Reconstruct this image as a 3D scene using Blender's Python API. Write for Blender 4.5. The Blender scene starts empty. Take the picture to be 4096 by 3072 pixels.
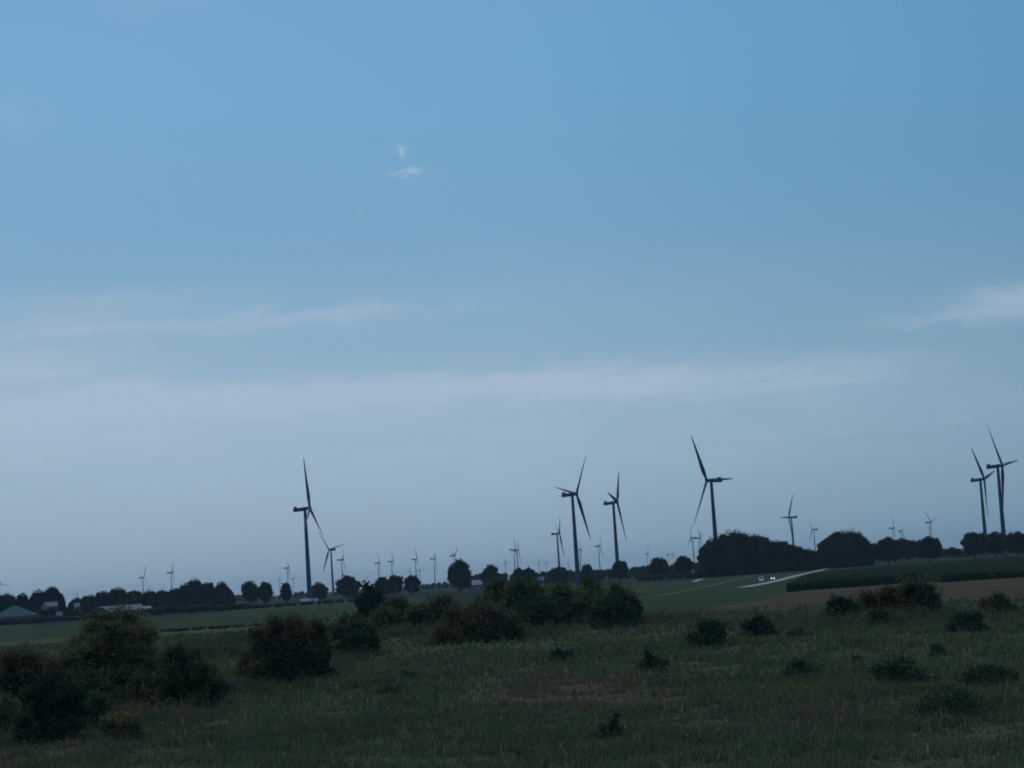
import bpy, math, random
import numpy as np
from mathutils import Matrix, Vector, Euler
from math import radians as RD

SC = bpy.context.scene
COL = SC.collection

# ------------------------------------------------------------------ camera
F = 8000.0                       # focal length in pixels of the 4096 wide frame
CAMZ = 8.5
PITCH, ROLL = RD(5.55), RD(-3.78)
CM = (Euler((RD(90) + PITCH, 0, 0)).to_matrix() @ Matrix.Rotation(ROLL, 3, 'Z'))
cd = bpy.data.cameras.new('camera'); cam = bpy.data.objects.new('camera', cd); COL.objects.link(cam)
cam.matrix_world = Matrix.Translation((0, 0, CAMZ)) @ CM.to_4x4()
cd.sensor_width = 36; cd.lens = F / 4096 * 36; cd.clip_start = 0.5; cd.clip_end = 60000
SC.camera = cam

def ray(px, py):
    v = CM @ Vector(((px - 2048) / F, -(py - 1536) / F, -1)); return v.normalized()
K = 1.8517                       # one pixel of the 2212 wide view of the photograph
def hor(px): return 2450 - .066 * px

# ------------------------------------------------------------------ world, sun, exposure
SUN_EL, SUN_AZ = RD(46), RD(-35)          # azimuth from +Y, sun ahead and to the left, veiled by thin cloud
W = bpy.data.worlds.new('World'); SC.world = W; W.use_nodes = True
nt = W.node_tree; nt.nodes.clear()
def nn(t, **k):
    n = nt.nodes.new(t)
    for a, b in k.items(): setattr(n, a, b)
    return n
def mth(op, a, b=None, clamp=False):
    n = nt.nodes.new('ShaderNodeMath'); n.operation = op; n.use_clamp = clamp
    for i, v in enumerate((a, b)):
        if v is None: continue
        if isinstance(v, (int, float)): n.inputs[i].default_value = v
        else: nt.links.new(v, n.inputs[i])
    return n.outputs[0]
tc = nn('ShaderNodeTexCoord'); sx = nn('ShaderNodeSeparateXYZ'); nt.links.new(tc.outputs['Generated'], sx.inputs[0])
AZ = mth('MULTIPLY', mth('ARCTAN2', sx.outputs[0], sx.outputs[1]), 57.2958)
EL = mth('MULTIPLY', mth('ARCSINE', sx.outputs[2]), 57.2958)
sky = nn('ShaderNodeTexSky', sky_type='NISHITA', sun_disc=False, sun_elevation=SUN_EL, sun_rotation=SUN_AZ,
         air_density=1.3, dust_density=1.2, ozone_density=2.0)
ramp = nn('ShaderNodeValToRGB'); cr = ramp.color_ramp
stops = [(-5, (.17, .26, .40)), (0, (.225, .360, .495)), (2, (.240, .382, .530)), (4.5, (.238, .402, .555)), (7, (.188, .366, .548)),
         (9.5, (.136, .330, .53)), (13, (.130, .344, .57)), (16.5, (.135, .354, .60)), (40, (.11, .27, .50)), (90, (.08, .20, .42))]
while len(cr.elements) < len(stops): cr.elements.new(.5)
for e, (el, c) in zip(cr.elements, stops):
    e.position = (el + 5) / 95; e.color = (*c, 1)
cr.interpolation = 'B_SPLINE'
nt.links.new(mth('DIVIDE', mth('ADD', EL, 5), 95), ramp.inputs[0])
# thin cloud streaks: soft stretched patches broken up by noise
cmb = nn('ShaderNodeCombineXYZ'); nt.links.new(mth('MULTIPLY', AZ, .14), cmb.inputs[0]); nt.links.new(mth('MULTIPLY', EL, .75), cmb.inputs[1])
n1 = nn('ShaderNodeTexNoise'); n1.inputs['Scale'].default_value = 1.5; n1.inputs['Detail'].default_value = 9; n1.inputs['Roughness'].default_value = .66
n1.inputs['Distortion'].default_value = .6; nt.links.new(cmb.outputs[0], n1.inputs['Vector'])
cmb2 = nn('ShaderNodeCombineXYZ'); nt.links.new(mth('MULTIPLY', AZ, .5), cmb2.inputs[0]); nt.links.new(mth('MULTIPLY', EL, 1.2), cmb2.inputs[1])
n2 = nn('ShaderNodeTexNoise'); n2.inputs['Scale'].default_value = 1.3; n2.inputs['Detail'].default_value = 4; nt.links.new(cmb2.outputs[0], n2.inputs['Vector'])
ELW = mth('ADD', EL, mth('MULTIPLY', mth('SUBTRACT', n2.outputs[0], .5), .9))
blobs = [(20, 795, 190, 34, .46), (330, 862, 330, 24, .42), (820, 848, 260, 19, .40), (1190, 826, 200, 19, .42), (1530, 822, 230, 24, .34),
         (1790, 806, 110, 24, .20), (1080, 868, 170, 26, .26), (250, 920, 330, 40, .30), (430, 702, 260, 14, .27), (740, 678, 180, 10, .25),
         (60, 700, 180, 34, .20), (290, 648, 140, 16, .16), (2210, 650, 110, 26, .42), (2010, 688, 90, 7, .24), 
         (100, 960, 500, 90, .30), (1300, 940, 700, 70, .20), (10, 250, 60, 25, .10), (330, 10, 90, 20, .08), (900, 640, 900, 60, .06)]
tot = None
def gauss(az_, el_, a0, e0, sa, se, amp):
    d = mth('ADD', mth('POWER', mth('MULTIPLY', mth('SUBTRACT', az_, a0), 1 / sa), 2), mth('POWER', mth('MULTIPLY', mth('SUBTRACT', el_, e0), 1 / se), 2))
    return mth('MULTIPLY', mth('EXPONENT', mth('MULTIPLY', d, -.5)), amp)
def azel(bx, by):
    v = ray(bx * K, by * K); return math.degrees(math.atan2(v.x, v.y)), math.degrees(math.asin(v.z))
DEG = math.degrees(K / F)
for bx, by, sa, se, amp in blobs:
    a0, e0 = azel(bx, by)
    g = gauss(AZ, ELW, a0, e0, sa * DEG, se * DEG * 1.15, amp)
    tot = g if tot is None else mth('ADD', tot, g)
tot = mth('MULTIPLY', tot, mth('MULTIPLY', mth('SUBTRACT', n1.outputs[0], .10), 3.1))
n3 = nn('ShaderNodeTexNoise'); n3.inputs['Scale'].default_value = 5; n3.inputs['Detail'].default_value = 5
nt.links.new(cmb2.outputs[0], n3.inputs['Vector'])
for bx, by, sa, se, amp in [(866, 320, 6, 7, .55), (868, 334, 4, 9, .5), (862, 325, 16, 5, .2), (866, 374, 16, 4, .5), (892, 366, 12, 4, .6), (880, 376, 30, 7, .22), (875, 395, 16, 6, .12), (776, 468, 14, 4, .2), (1245, 945, 16, 5, .25), (2060, 908, 26, 5, .25), (1810, 932, 30, 4, .2)]:
    a0, e0 = azel(bx, by)
    tot = mth('ADD', tot, mth('MULTIPLY', gauss(AZ, mth('ADD', EL, mth('MULTIPLY', mth('SUBTRACT', n3.outputs[0], .5), .5)), a0, e0, sa * DEG, se * DEG, amp), mth('MULTIPLY', n3.outputs[0], 1.5)))
mixA = nn('ShaderNodeMix', data_type='RGBA'); mixA.inputs[0].default_value = .88
sc10 = nn('ShaderNodeMix', data_type='RGBA', blend_type='MULTIPLY'); sc10.inputs[0].default_value = 1
nt.links.new(ramp.outputs[0], sc10.inputs[6]); sc10.inputs[7].default_value = (10, 10, 10, 1)
nt.links.new(sky.outputs[0], mixA.inputs[6]); nt.links.new(sc10.outputs[2], mixA.inputs[7])
side = mth('SUBTRACT', 1, mth('ADD', mth('MULTIPLY', mth('MINIMUM', mth('MAXIMUM', AZ, 0), 20), .0085), mth('MULTIPLY', mth('MINIMUM', mth('MAXIMUM', AZ, -20), 0), .0005)))
mb = nn('ShaderNodeMix', data_type='RGBA', blend_type='MULTIPLY'); mb.inputs[0].default_value = 1
nt.links.new(mixA.outputs[2], mb.inputs[6])
cs = nn('ShaderNodeCombineColor'); nt.links.new(mth('POWER', side, 1.9), cs.inputs[0]); nt.links.new(mth('POWER', side, 1.2), cs.inputs[1]); nt.links.new(side, cs.inputs[2])
nt.links.new(cs.outputs[0], mb.inputs[7])
mc = nn('ShaderNodeMix', data_type='RGBA'); mc.inputs[7].default_value = (4.0, 5.05, 6.3, 1)
nt.links.new(mth('MINIMUM', tot, .85), mc.inputs[0]); nt.links.new(mb.outputs[2], mc.inputs[6])
bg = nn('ShaderNodeBackground'); bg.inputs[1].default_value = .1; nt.links.new(mc.outputs[2], bg.inputs[0])
wo = nn('ShaderNodeOutputWorld'); nt.links.new(bg.outputs[0], wo.inputs[0])

sd = bpy.data.lights.new('sun', 'SUN'); sd.energy = 1.5; sd.angle = RD(12); sd.color = (1, .88, .68)
so = bpy.data.objects.new('sun', sd); COL.objects.link(so)
sdir = Vector((math.sin(SUN_AZ) * math.cos(SUN_EL), math.cos(SUN_AZ) * math.cos(SUN_EL), math.sin(SUN_EL)))
so.rotation_euler = sdir.to_track_quat('Z', 'Y').to_euler()
SC.view_settings.view_transform = 'Standard'; SC.view_settings.look = 'None'
SC.view_settings.exposure = 0; SC.view_settings.gamma = 1
SC.cycles.filter_width = 1.8; SC.cycles.volume_bounces = 0; SC.cycles.max_bounces = 5; SC.cycles.diffuse_bounces = 2; SC.cycles.transparent_max_bounces = 4

# ------------------------------------------------------------------ terrain
def terr(x, y):
    x = np.asarray(x, float); y = np.asarray(y, float)
    t = np.clip((y - 250) / 310, 0, 1); s = t * t * (3 - 2 * t)
    z = 3.5 * (1 - (.6 * t + .4 * s))
    near = np.clip((195 - y) / 60, 0, 1)
    z = z + near * (.16 * np.sin(x * .21 + 1.3) * np.cos(y * .13 + .4) + .10 * np.sin(x * .47 + y * .22) + .05 * np.sin(x * 1.1 - y * .8))
    return z
def G(px, py, dz=0.0):
    """point on the ground seen at a pixel"""
    v = ray(px, py); o = Vector((0, 0, CAMZ))
    if v.z > -1e-4: v.z = -1e-4
    t = (CAMZ - 3.5) / -v.z * .7; step = t * .01
    for i in range(4000):
        p = o + v * t
        if p.z <= float(terr(p.x, p.y)) + dz: break
        t += step
    lo, hi = t - step, t
    for i in range(20):
        m = (lo + hi) / 2; p = o + v * m
        if p.z <= float(terr(p.x, p.y)) + dz: hi = m
        else: lo = m
    p = o + v * hi
    return Vector((p.x, p.y, float(terr(p.x, p.y))))
def atD(px, py, D):
    v = ray(px, py); h = math.hypot(v.x, v.y)
    p = Vector((0, 0, CAMZ)) + v * (D / h); return p

# ------------------------------------------------------------------ helpers
def tag(o, label=None, cat=None, group=None, kind=None):
    if label: o['label'] = label
    if cat: o['category'] = cat
    if group: o['group'] = group
    if kind: o['kind'] = kind
    return o
def empty(name, loc, rz=0):
    o = bpy.data.objects.new(name, None); COL.objects.link(o); o.location = loc; o.rotation_euler = (0, 0, rz); o.empty_display_size = 1; return o
def mesh_np(name, v, loops, sizes, mats=None, mi=None, smooth=False):
    me = bpy.data.meshes.new(name); v = np.asarray(v, np.float32); loops = np.asarray(loops, np.int32); sizes = np.asarray(sizes, np.int32)
    me.vertices.add(len(v)); me.vertices.foreach_set('co', v.ravel())
    me.loops.add(len(loops)); me.loops.foreach_set('vertex_index', loops)
    me.polygons.add(len(sizes)); st = np.zeros(len(sizes), np.int32); st[1:] = np.cumsum(sizes)[:-1]
    me.polygons.foreach_set('loop_start', st); me.polygons.foreach_set('loop_total', sizes)
    if mi is not None: me.polygons.foreach_set('material_index', np.asarray(mi, np.int32))
    if smooth: me.polygons.foreach_set('use_smooth', np.ones(len(sizes), bool))
    for m in (mats or []): me.materials.append(m)
    me.update(calc_edges=True); me.validate(); return me
def link(name, me, parent=None, loc=None):
    o = bpy.data.objects.new(name, me); COL.objects.link(o)
    if parent: o.parent = parent
    if loc is not None: o.location = loc
    return o
class MB:
    def __init__(s): s.v = []; s.f = []
    def add(s, v, f):
        b = len(s.v); s.v += [tuple(p) for p in v]; s.f += [tuple(i + b for i in q) for q in f]
    def box(s, c, d, M=None):
        x, y, z = [q / 2 for q in d]
        vs = [Vector((c[0] + a * x, c[1] + b * y, c[2] + e * z)) for a in (-1, 1) for b in (-1, 1) for e in (-1, 1)]
        if M: vs = [M @ q for q in vs]
        s.add(vs, [(0, 1, 3, 2), (4, 6, 7, 5), (0, 4, 5, 1), (2, 3, 7, 6), (0, 2, 6, 4), (1, 5, 7, 3)])
    def rings(s, rs, cap=True):
        n = len(rs[0]); b = len(s.v)
        for r in rs: s.v += [tuple(p) for p in r]
        for k in range(len(rs) - 1):
            for i in range(n):
                j = (i + 1) % n
                s.f.append((b + k * n + i, b + k * n + j, b + (k + 1) * n + j, b + (k + 1) * n + i))
        if cap:
            s.f.append(tuple(b + i for i in reversed(range(n)))); s.f.append(tuple(b + (len(rs) - 1) * n + i for i in range(n)))
    def tube(s, pts, rad, n=8):
        rs = []
        for k, p in enumerate(pts):
            p = Vector(p); a = Vector(pts[max(0, k - 1)]); c = Vector(pts[min(len(pts) - 1, k + 1)])
            d = (c - a).normalized(); u = d.orthogonal().normalized(); w = d.cross(u)
            rs.append([p + (u * math.cos(t * 2 * math.pi / n) + w * math.sin(t * 2 * math.pi / n)) * rad[k] for t in range(n)])
        s.rings(rs)
    def mesh(s, name, m, smooth=False):
        me = bpy.data.meshes.new(name); me.from_pydata(s.v, [], s.f); me.materials.append(m)
        if smooth: me.polygons.foreach_set('use_smooth', [True] * len(me.polygons))
        me.update(); return me
    def build(s, name, m, parent=None, smooth=False, loc=None):
        return link(name, s.mesh(name, m, smooth), parent, loc)

# ------------------------------------------------------------------ materials
def newmat(name):
    m = bpy.data.materials.new(name); m.use_nodes = True; t = m.node_tree; t.nodes.clear(); return m, t
def fill(t, b, ins, vals):
    pass
def plain(name, c, rough=.6, var=.15, scale=3.0, metal=0, emit=None, es=0):
    m, t = newmat(name); o = t.nodes.new('ShaderNodeOutputMaterial'); b = t.nodes.new('ShaderNodeBsdfPrincipled'); t.links.new(b.outputs[0], o.inputs[0])
    g = t.nodes.new('ShaderNodeNewGeometry') if False else t.nodes.new('ShaderNodeTexCoord')
    n = t.nodes.new('ShaderNodeTexNoise'); n.inputs['Scale'].default_value = scale; n.inputs['Detail'].default_value = 5
    t.links.new(g.outputs['Object'], n.inputs['Vector'])
    mx = t.nodes.new('ShaderNodeMix'); mx.data_type = 'RGBA'; t.links.new(n.outputs[0], mx.inputs[0])
    mx.inputs[6].default_value = (*[q * (1 - var) for q in c], 1); mx.inputs[7].default_value = (*[min(1, q * (1 + var)) for q in c], 1)
    t.links.new(mx.outputs[2], b.inputs['Base Color']); b.inputs['Roughness'].default_value = rough; b.inputs['Metallic'].default_value = metal; b.inputs['Specular IOR Level'].default_value = .5 if rough < .4 else (.08 if rough < .85 else 0)
    if emit: b.inputs['Emission Color'].default_value = (*emit, 1); b.inputs['Emission Strength'].default_value = es
    return m
def leafmat(name, dark, light, alt, scale=.8, trans=.2):
    """dark / light leaf hues in clumps, with a share of alt coloured sprays"""
    m, t = newmat(name); o = t.nodes.new('ShaderNodeOutputMaterial')
    tcn = t.nodes.new('ShaderNodeTexCoord'); ge = t.nodes.new('ShaderNodeNewGeometry')
    n = t.nodes.new('ShaderNodeTexNoise'); n.inputs['Scale'].default_value = scale; n.inputs['Detail'].default_value = 3
    t.links.new(tcn.outputs['Object'], n.inputs['Vector'])
    n2_ = t.nodes.new('ShaderNodeTexNoise'); n2_.inputs['Scale'].default_value = scale * .7; n2_.inputs['Detail'].default_value = 2
    mp = t.nodes.new('ShaderNodeMapping'); mp.inputs['Location'].default_value = (7, 3, 5); t.links.new(tcn.outputs['Object'], mp.inputs[0]); t.links.new(mp.outputs[0], n2_.inputs['Vector'])
    def mathn(op, a, b, cl=False):
        k = t.nodes.new('ShaderNodeMath'); k.operation = op; k.use_clamp = cl
        for i, v in enumerate((a, b)):
            if isinstance(v, (int, float)): k.inputs[i].default_value = v
            else: t.links.new(v, k.inputs[i])
        return k.outputs[0]
    f1 = mathn('ADD', mathn('MULTIPLY', mathn('SUBTRACT', n.outputs[0], .35), 2.2), mathn('MULTIPLY', mathn('SUBTRACT', ge.outputs['Random Per Island'], .5), .7), True)
    f2 = mathn('MULTIPLY', mathn('SUBTRACT', mathn('ADD', n2_.outputs[0], mathn('MULTIPLY', ge.outputs['Random Per Island'], .16)), .58), 5, True)
    a = t.nodes.new('ShaderNodeMix'); a.data_type = 'RGBA'; t.links.new(f1, a.inputs[0]); a.inputs[6].default_value = (*dark, 1); a.inputs[7].default_value = (*light, 1)
    b = t.nodes.new('ShaderNodeMix'); b.data_type = 'RGBA'; t.links.new(f2, b.inputs[0]); t.links.new(a.outputs[2], b.inputs[6]); b.inputs[7].default_value = (*alt, 1)
    d = t.nodes.new('ShaderNodeBsdfDiffuse'); tr = t.nodes.new('ShaderNodeBsdfTranslucent'); mx = t.nodes.new('ShaderNodeMixShader'); mx.inputs[0].default_value = trans
    t.links.new(b.outputs[2], d.inputs[0]); t.links.new(b.outputs[2], tr.inputs[0]); t.links.new(d.outputs[0], mx.inputs[1]); t.links.new(tr.outputs[0], mx.inputs[2]); t.links.new(mx.outputs[0], o.inputs[0])
    return m

PATCH = [  # dry, reddish patches of the rough grass: pixel centre, half sizes in metres, strength
    (1210 * K, 1475 * K, 3.0, 2.6, 1.1), (1270 * K, 1495 * K, 3.0, 2.6, 1.0), (1140 * K, 1462 * K, 2.0, 1.6, .8), (1330 * K, 1515 * K, 3, 3, .55), (1720 * K, 1565 * K, 3.0, 1.6, .8), (1600 * K, 1560 * K, 2.5, 1.3, .5),
    (1090 * K, 1370 * K, 5, 5, .4), (900 * K, 1440 * K, 3, 3, .35), (120 * K, 1630 * K, 2.5, 2.5, .5), (1650 * K, 1340 * K, 12, 14, .45), (1900 * K, 1500 * K, 4, 3, .3),
    (500 * K, 1375 * K, 7, 10, .5), (430 * K, 1350 * K, 9, 16, .35), (1450 * K, 1345 * K, 8, 14, .4)]
YEL = [(1740 * K, 1492 * K, 1.7, 3.0, .9), (2150 * K, 1480 * K, 4, 4, .5), (1640 * K, 1480 * K, 4, 4, .4), (1300 * K, 1630 * K, 2, 1.5, .5)]
def turf_group():
    g = bpy.data.node_groups.new('turf colour', 'ShaderNodeTree'); g.interface.new_socket('Color', in_out='OUTPUT', socket_type='NodeSocketColor')
    go = g.nodes.new('NodeGroupOutput'); ge = g.nodes.new('ShaderNodeNewGeometry'); s = g.nodes.new('ShaderNodeSeparateXYZ'); g.links.new(ge.outputs['Position'], s.inputs[0])
    def M(op, a, b=None, cl=False):
        k = g.nodes.new('ShaderNodeMath'); k.operation = op; k.use_clamp = cl
        for i, v in enumerate((a, b)):
            if v is None: continue
            if isinstance(v, (int, float)): k.inputs[i].default_value = v
            else: g.links.new(v, k.inputs[i])
        return k.outputs[0]
    def noise(sc, det, loc, sy=1):
        mp = g.nodes.new('ShaderNodeMapping'); mp.inputs['Location'].default_value = loc; mp.inputs['Scale'].default_value = (1, sy, 0); g.links.new(ge.outputs['Position'], mp.inputs[0])
        n = g.nodes.new('ShaderNodeTexNoise'); n.inputs['Scale'].default_value = sc; n.inputs['Detail'].default_value = det; n.inputs['Roughness'].default_value = .6; g.links.new(mp.outputs[0], n.inputs['Vector']); return n.outputs[0]
    def mix(f, a, b):
        k = g.nodes.new('ShaderNodeMix'); k.data_type = 'RGBA'
        g.links.new(f, k.inputs[0]) if not isinstance(f, float) else None
        for i, v in ((6, a), (7, b)):
            if isinstance(v, tuple): k.inputs[i].default_value = (*v, 1)
            else: g.links.new(v, k.inputs[i])
        return k.outputs[2]
    big = noise(.11, 4, (3, 7, 0), .5); med = noise(.55, 5, (11, 2, 0), .6); far = noise(.006, 4, (1, 1, 0))
    c = mix(M('MULTIPLY', M('SUBTRACT', big, .32), 2.6, True), (.080, .108, .064), (.110, .138, .076))
    c = mix(M('MULTIPLY', M('SUBTRACT', med, .42), 3.2, True), c, (.130, .134, .078))
    c = mix(M('MULTIPLY', M('SUBTRACT', noise(.3, 4, (31, 9, 0), .5), .56), 4.0, True), c, (.054, .080, .054))
    wx = M('ADD', s.outputs[0], M('MULTIPLY', M('SUBTRACT', noise(.45, 3, (5, 5, 0)), .5), 5.0)); wy = M('ADD', s.outputs[1], M('MULTIPLY', M('SUBTRACT', noise(.45, 3, (25, 5, 0)), .5), 7.0))
    def blobsum(L):
        r = None
        for px, py, rx, ry, st in L:
            p = G(px, py)
            d = M('ADD', M('POWER', M('DIVIDE', M('SUBTRACT', wx, p.x), rx), 2), M('POWER', M('DIVIDE', M('SUBTRACT', wy, p.y), ry * 1.4), 2))
            e = M('MULTIPLY', M('EXPONENT', M('MULTIPLY', d, -.7)), st); r = e if r is None else M('MAXIMUM', r, e)
        return r
    c = mix(M('MULTIPLY', blobsum(PATCH), M('ADD', .4, M('MULTIPLY', med, 1.1)), True), c, (.150, .105, .095))
    c = mix(M('MULTIPLY', blobsum(YEL), .7), c, (.115, .130, .045))
    # farmland beyond the rough grass
    f = M('DIVIDE', M('SUBTRACT', s.outputs[1], 520), 300, True)
    farc = mix(M('MULTIPLY', M('SUBTRACT', far, .4), 4, True), (.036, .058, .042), (.050, .066, .046))
    c = mix(f, c, farc)
    g.links.new(c, go.inputs[0]); return g
TURF = turf_group()
def turfmat(name, gain=1.0, grass=False):
    m, t = newmat(name); o = t.nodes.new('ShaderNodeOutputMaterial'); g = t.nodes.new('ShaderNodeGroup'); g.node_tree = TURF
    mx = t.nodes.new('ShaderNodeMix'); mx.data_type = 'RGBA'; mx.blend_type = 'MULTIPLY'; mx.inputs[0].default_value = 1; t.links.new(g.outputs[0], mx.inputs[6])
    if grass:
        ge = t.nodes.new('ShaderNodeNewGeometry'); cr_ = t.nodes.new('ShaderNodeValToRGB'); t.links.new(ge.outputs['Random Per Island'], cr_.inputs[0])
        e = cr_.color_ramp.elements; e[0].color = (.55 * gain, .6 * gain, .55 * gain, 1); e[1].color = (1.35 * gain, 1.3 * gain, 1.1 * gain, 1)
        k = cr_.color_ramp.elements.new(.93); k.color = (1.25 * gain, 1.2 * gain, gain, 1); e[-1].color = (2.6 * gain, 2.2 * gain, 1.8 * gain, 1)
        t.links.new(cr_.outputs[0], mx.inputs[7])
        d = t.nodes.new('ShaderNodeBsdfDiffuse'); tr = t.nodes.new('ShaderNodeBsdfTranslucent'); ms = t.nodes.new('ShaderNodeMixShader'); ms.inputs[0].default_value = .25
        t.links.new(mx.outputs[2], d.inputs[0]); t.links.new(mx.outputs[2], tr.inputs[0]); t.links.new(d.outputs[0], ms.inputs[1]); t.links.new(tr.outputs[0], ms.inputs[2]); t.links.new(ms.outputs[0], o.inputs[0])
    else:
        ge = t.nodes.new('ShaderNodeNewGeometry'); n = t.nodes.new('ShaderNodeTexNoise'); n.inputs['Scale'].default_value = 2.6; n.inputs['Detail'].default_value = 6; n.inputs['Roughness'].default_value = .75
        t.links.new(ge.outputs['Position'], n.inputs['Vector']); cr_ = t.nodes.new('ShaderNodeValToRGB'); t.links.new(n.outputs[0], cr_.inputs[0])
        e = cr_.color_ramp.elements; e[0].position = .3; e[0].color = (.5 * gain,) * 3 + (1,); e[1].position = .7; e[1].color = (1.4 * gain,) * 3 + (1,)
        t.links.new(cr_.outputs[0], mx.inputs[7])
        d = t.nodes.new('ShaderNodeBsdfDiffuse'); bp = t.nodes.new('ShaderNodeBump'); bp.inputs['Distance'].default_value = .25; bp.inputs['Strength'].default_value = .8
        t.links.new(n.outputs[0], bp.inputs['Height']); t.links.new(bp.outputs[0], d.inputs['Normal']); t.links.new(mx.outputs[2], d.inputs[0]); t.links.new(d.outputs[0], o.inputs[0])
    return m
M_GROUND = turfmat('rough ground', .78); M_GRASS = turfmat('grass blades', 1.15, True)
def fieldmat(name, a, b, sc=.2, sy=.3, fine=2.0):
    m, t = newmat(name); o = t.nodes.new('ShaderNodeOutputMaterial'); ge = t.nodes.new('ShaderNodeNewGeometry')
    mp = t.nodes.new('ShaderNodeMapping'); mp.inputs['Scale'].default_value = (1, sy, 1); t.links.new(ge.outputs['Position'], mp.inputs[0])
    n = t.nodes.new('ShaderNodeTexNoise'); n.inputs['Scale'].default_value = sc; n.inputs['Detail'].default_value = 10; n.inputs['Roughness'].default_value = .78; t.links.new(mp.outputs[0], n.inputs['Vector'])
    r = t.nodes.new('ShaderNodeValToRGB'); t.links.new(n.outputs[0], r.inputs[0]); e = r.color_ramp.elements; e[0].position = .36; e[1].position = .64; e[0].color = (*a, 1); e[1].color = (*b, 1)
    d = t.nodes.new('ShaderNodeBsdfDiffuse'); t.links.new(r.outputs[0], d.inputs[0]); t.links.new(d.outputs[0], o.inputs[0]); return m
M_GREENF = fieldmat('short green crop', (.030, .052, .033), (.050, .076, .046), .05, .3)
M_PLOUGH = fieldmat('tilled soil', (.058, .054, .042), (.090, .074, .055), .08, .25)
M_MAIZE = leafmat('maize leaves', (.040, .066, .038), (.066, .096, .048), (.080, .090, .048), .12, .2)
M_ROAD = plain('pale asphalt', (.26, .28, .26), .8, .12, .2)
M_TRACK = plain('dry dirt track', (.15, .15, .11), .9, .3, .05)
M_PAD = plain('concrete', (.27, .28, .26), .8, .1, .2)
M_BARK = plain('bark', (.06, .045, .035), .9, .3, 2)
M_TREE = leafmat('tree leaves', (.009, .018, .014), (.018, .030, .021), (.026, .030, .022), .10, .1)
M_TREE2 = leafmat('willow leaves', (.040, .055, .036), (.075, .090, .055), (.070, .075, .050), .12, .15)
M_WOOD = leafmat('distant wood leaves', (.020, .030, .020), (.035, .045, .028), (.05, .045, .04), .03, .1)
M_SCRUB = leafmat('scrub leaves', (.045, .034, .032), (.070, .055, .045), (.035, .045, .028), .08, .1)
M_BUSH = leafmat('bush leaves', (.036, .062, .036), (.160, .185, .080), (.150, .140, .080), .6, .3)
M_BUSHY = leafmat('yellowish bush leaves', (.060, .080, .040), (.260, .260, .110), (.180, .150, .085), .6, .35)
M_BUSHR = leafmat('reddish bush leaves', (.042, .054, .036), (.135, .138, .076), (.150, .125, .078), .6, .3)
M_BUSHG = leafmat('dark green bush leaves', (.022, .046, .034), (.044, .082, .048), (.075, .098, .052), .6, .15)
M_TURB = plain('backlit turbine paint', (.045, .07, .11), .45, .04, .1)  # white towers and blades: their backlit silhouette shade is put into the colour
M_TURBN = plain('backlit turbine nacelle paint', (.05, .07, .12), .45, .04, .1)  # same backlit darkening painted into the white nacelle, cooler and hub
M_WHITE = plain('white sheet roof', (.27, .27, .31), .5, .08, .3)
M_WALLD = plain('brown brick wall', (.14, .10, .09), .9, .2, .5)
M_WALLW = plain('white plaster', (.28, .27, .28), .8, .06, .5)
M_GREENR = plain('grey green sheet roof', (.085, .125, .120), .9, .08, .3)
M_GREYR = plain('grey roof tiles', (.22, .21, .22), .7, .15, .5)
M_PANE = plain('dark glass', (.03, .035, .04), .1, .05, 1)
M_CARW = plain('white car paint', (.72, .72, .72), .25, .02, 1)
M_CARG = plain('grey car paint', (.22, .22, .25), .3, .02, 1)
M_CARD = plain('dark car paint', (.03, .035, .05), .25, .02, 1)
M_TYRE = plain('rubber', (.02, .02, .02), .9, .1, 5)
M_LAMPON = plain('lit headlight', (.9, .9, .85), .3, .01, 1, emit=(1, .97, .9), es=4)
M_LAMP = plain('headlight glass', (.7, .7, .7), .15, .02, 1)
M_ORANGE = plain('orange paint', (.60, .25, .05), .6, .1, 1)
M_FLOWER = plain('pale petals', (.26, .28, .22), .8, .2, 1)

# ------------------------------------------------------------------ ground
def grid_mesh(name, xs, ys, zf, m, smooth=True):
    X, Y = np.meshgrid(xs, ys); Z = zf(X, Y); v = np.stack([X, Y, Z], -1).reshape(-1, 3)
    nx, ny = len(xs), len(ys); a = (np.arange(ny - 1)[:, None] * nx + np.arange(nx - 1)[None]).ravel()
    loops = np.stack([a, a + 1, a + 1 + nx, a + nx], 1).ravel()
    return mesh_np(name, v, loops, np.full(len(a), 4), [m], smooth=smooth)
xs = np.concatenate([[-20000, -8000, -3000, -1200, -500, -250], np.arange(-150, 150.1, 1.2), [250, 500, 1200, 3000, 8000, 20000]])
ys = np.concatenate([[-20000, -5000, -1000, -200, -50, 0, 20], np.arange(35, 200, .8), np.arange(200, 600, 4), [650, 800, 1200, 2000, 4000, 8000, 20000]])
tag(link('ground', grid_mesh('ground', xs, ys, terr, M_GROUND)), 'rough grassy ground running out to flat farmland', 'ground', kind='structure')

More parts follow.
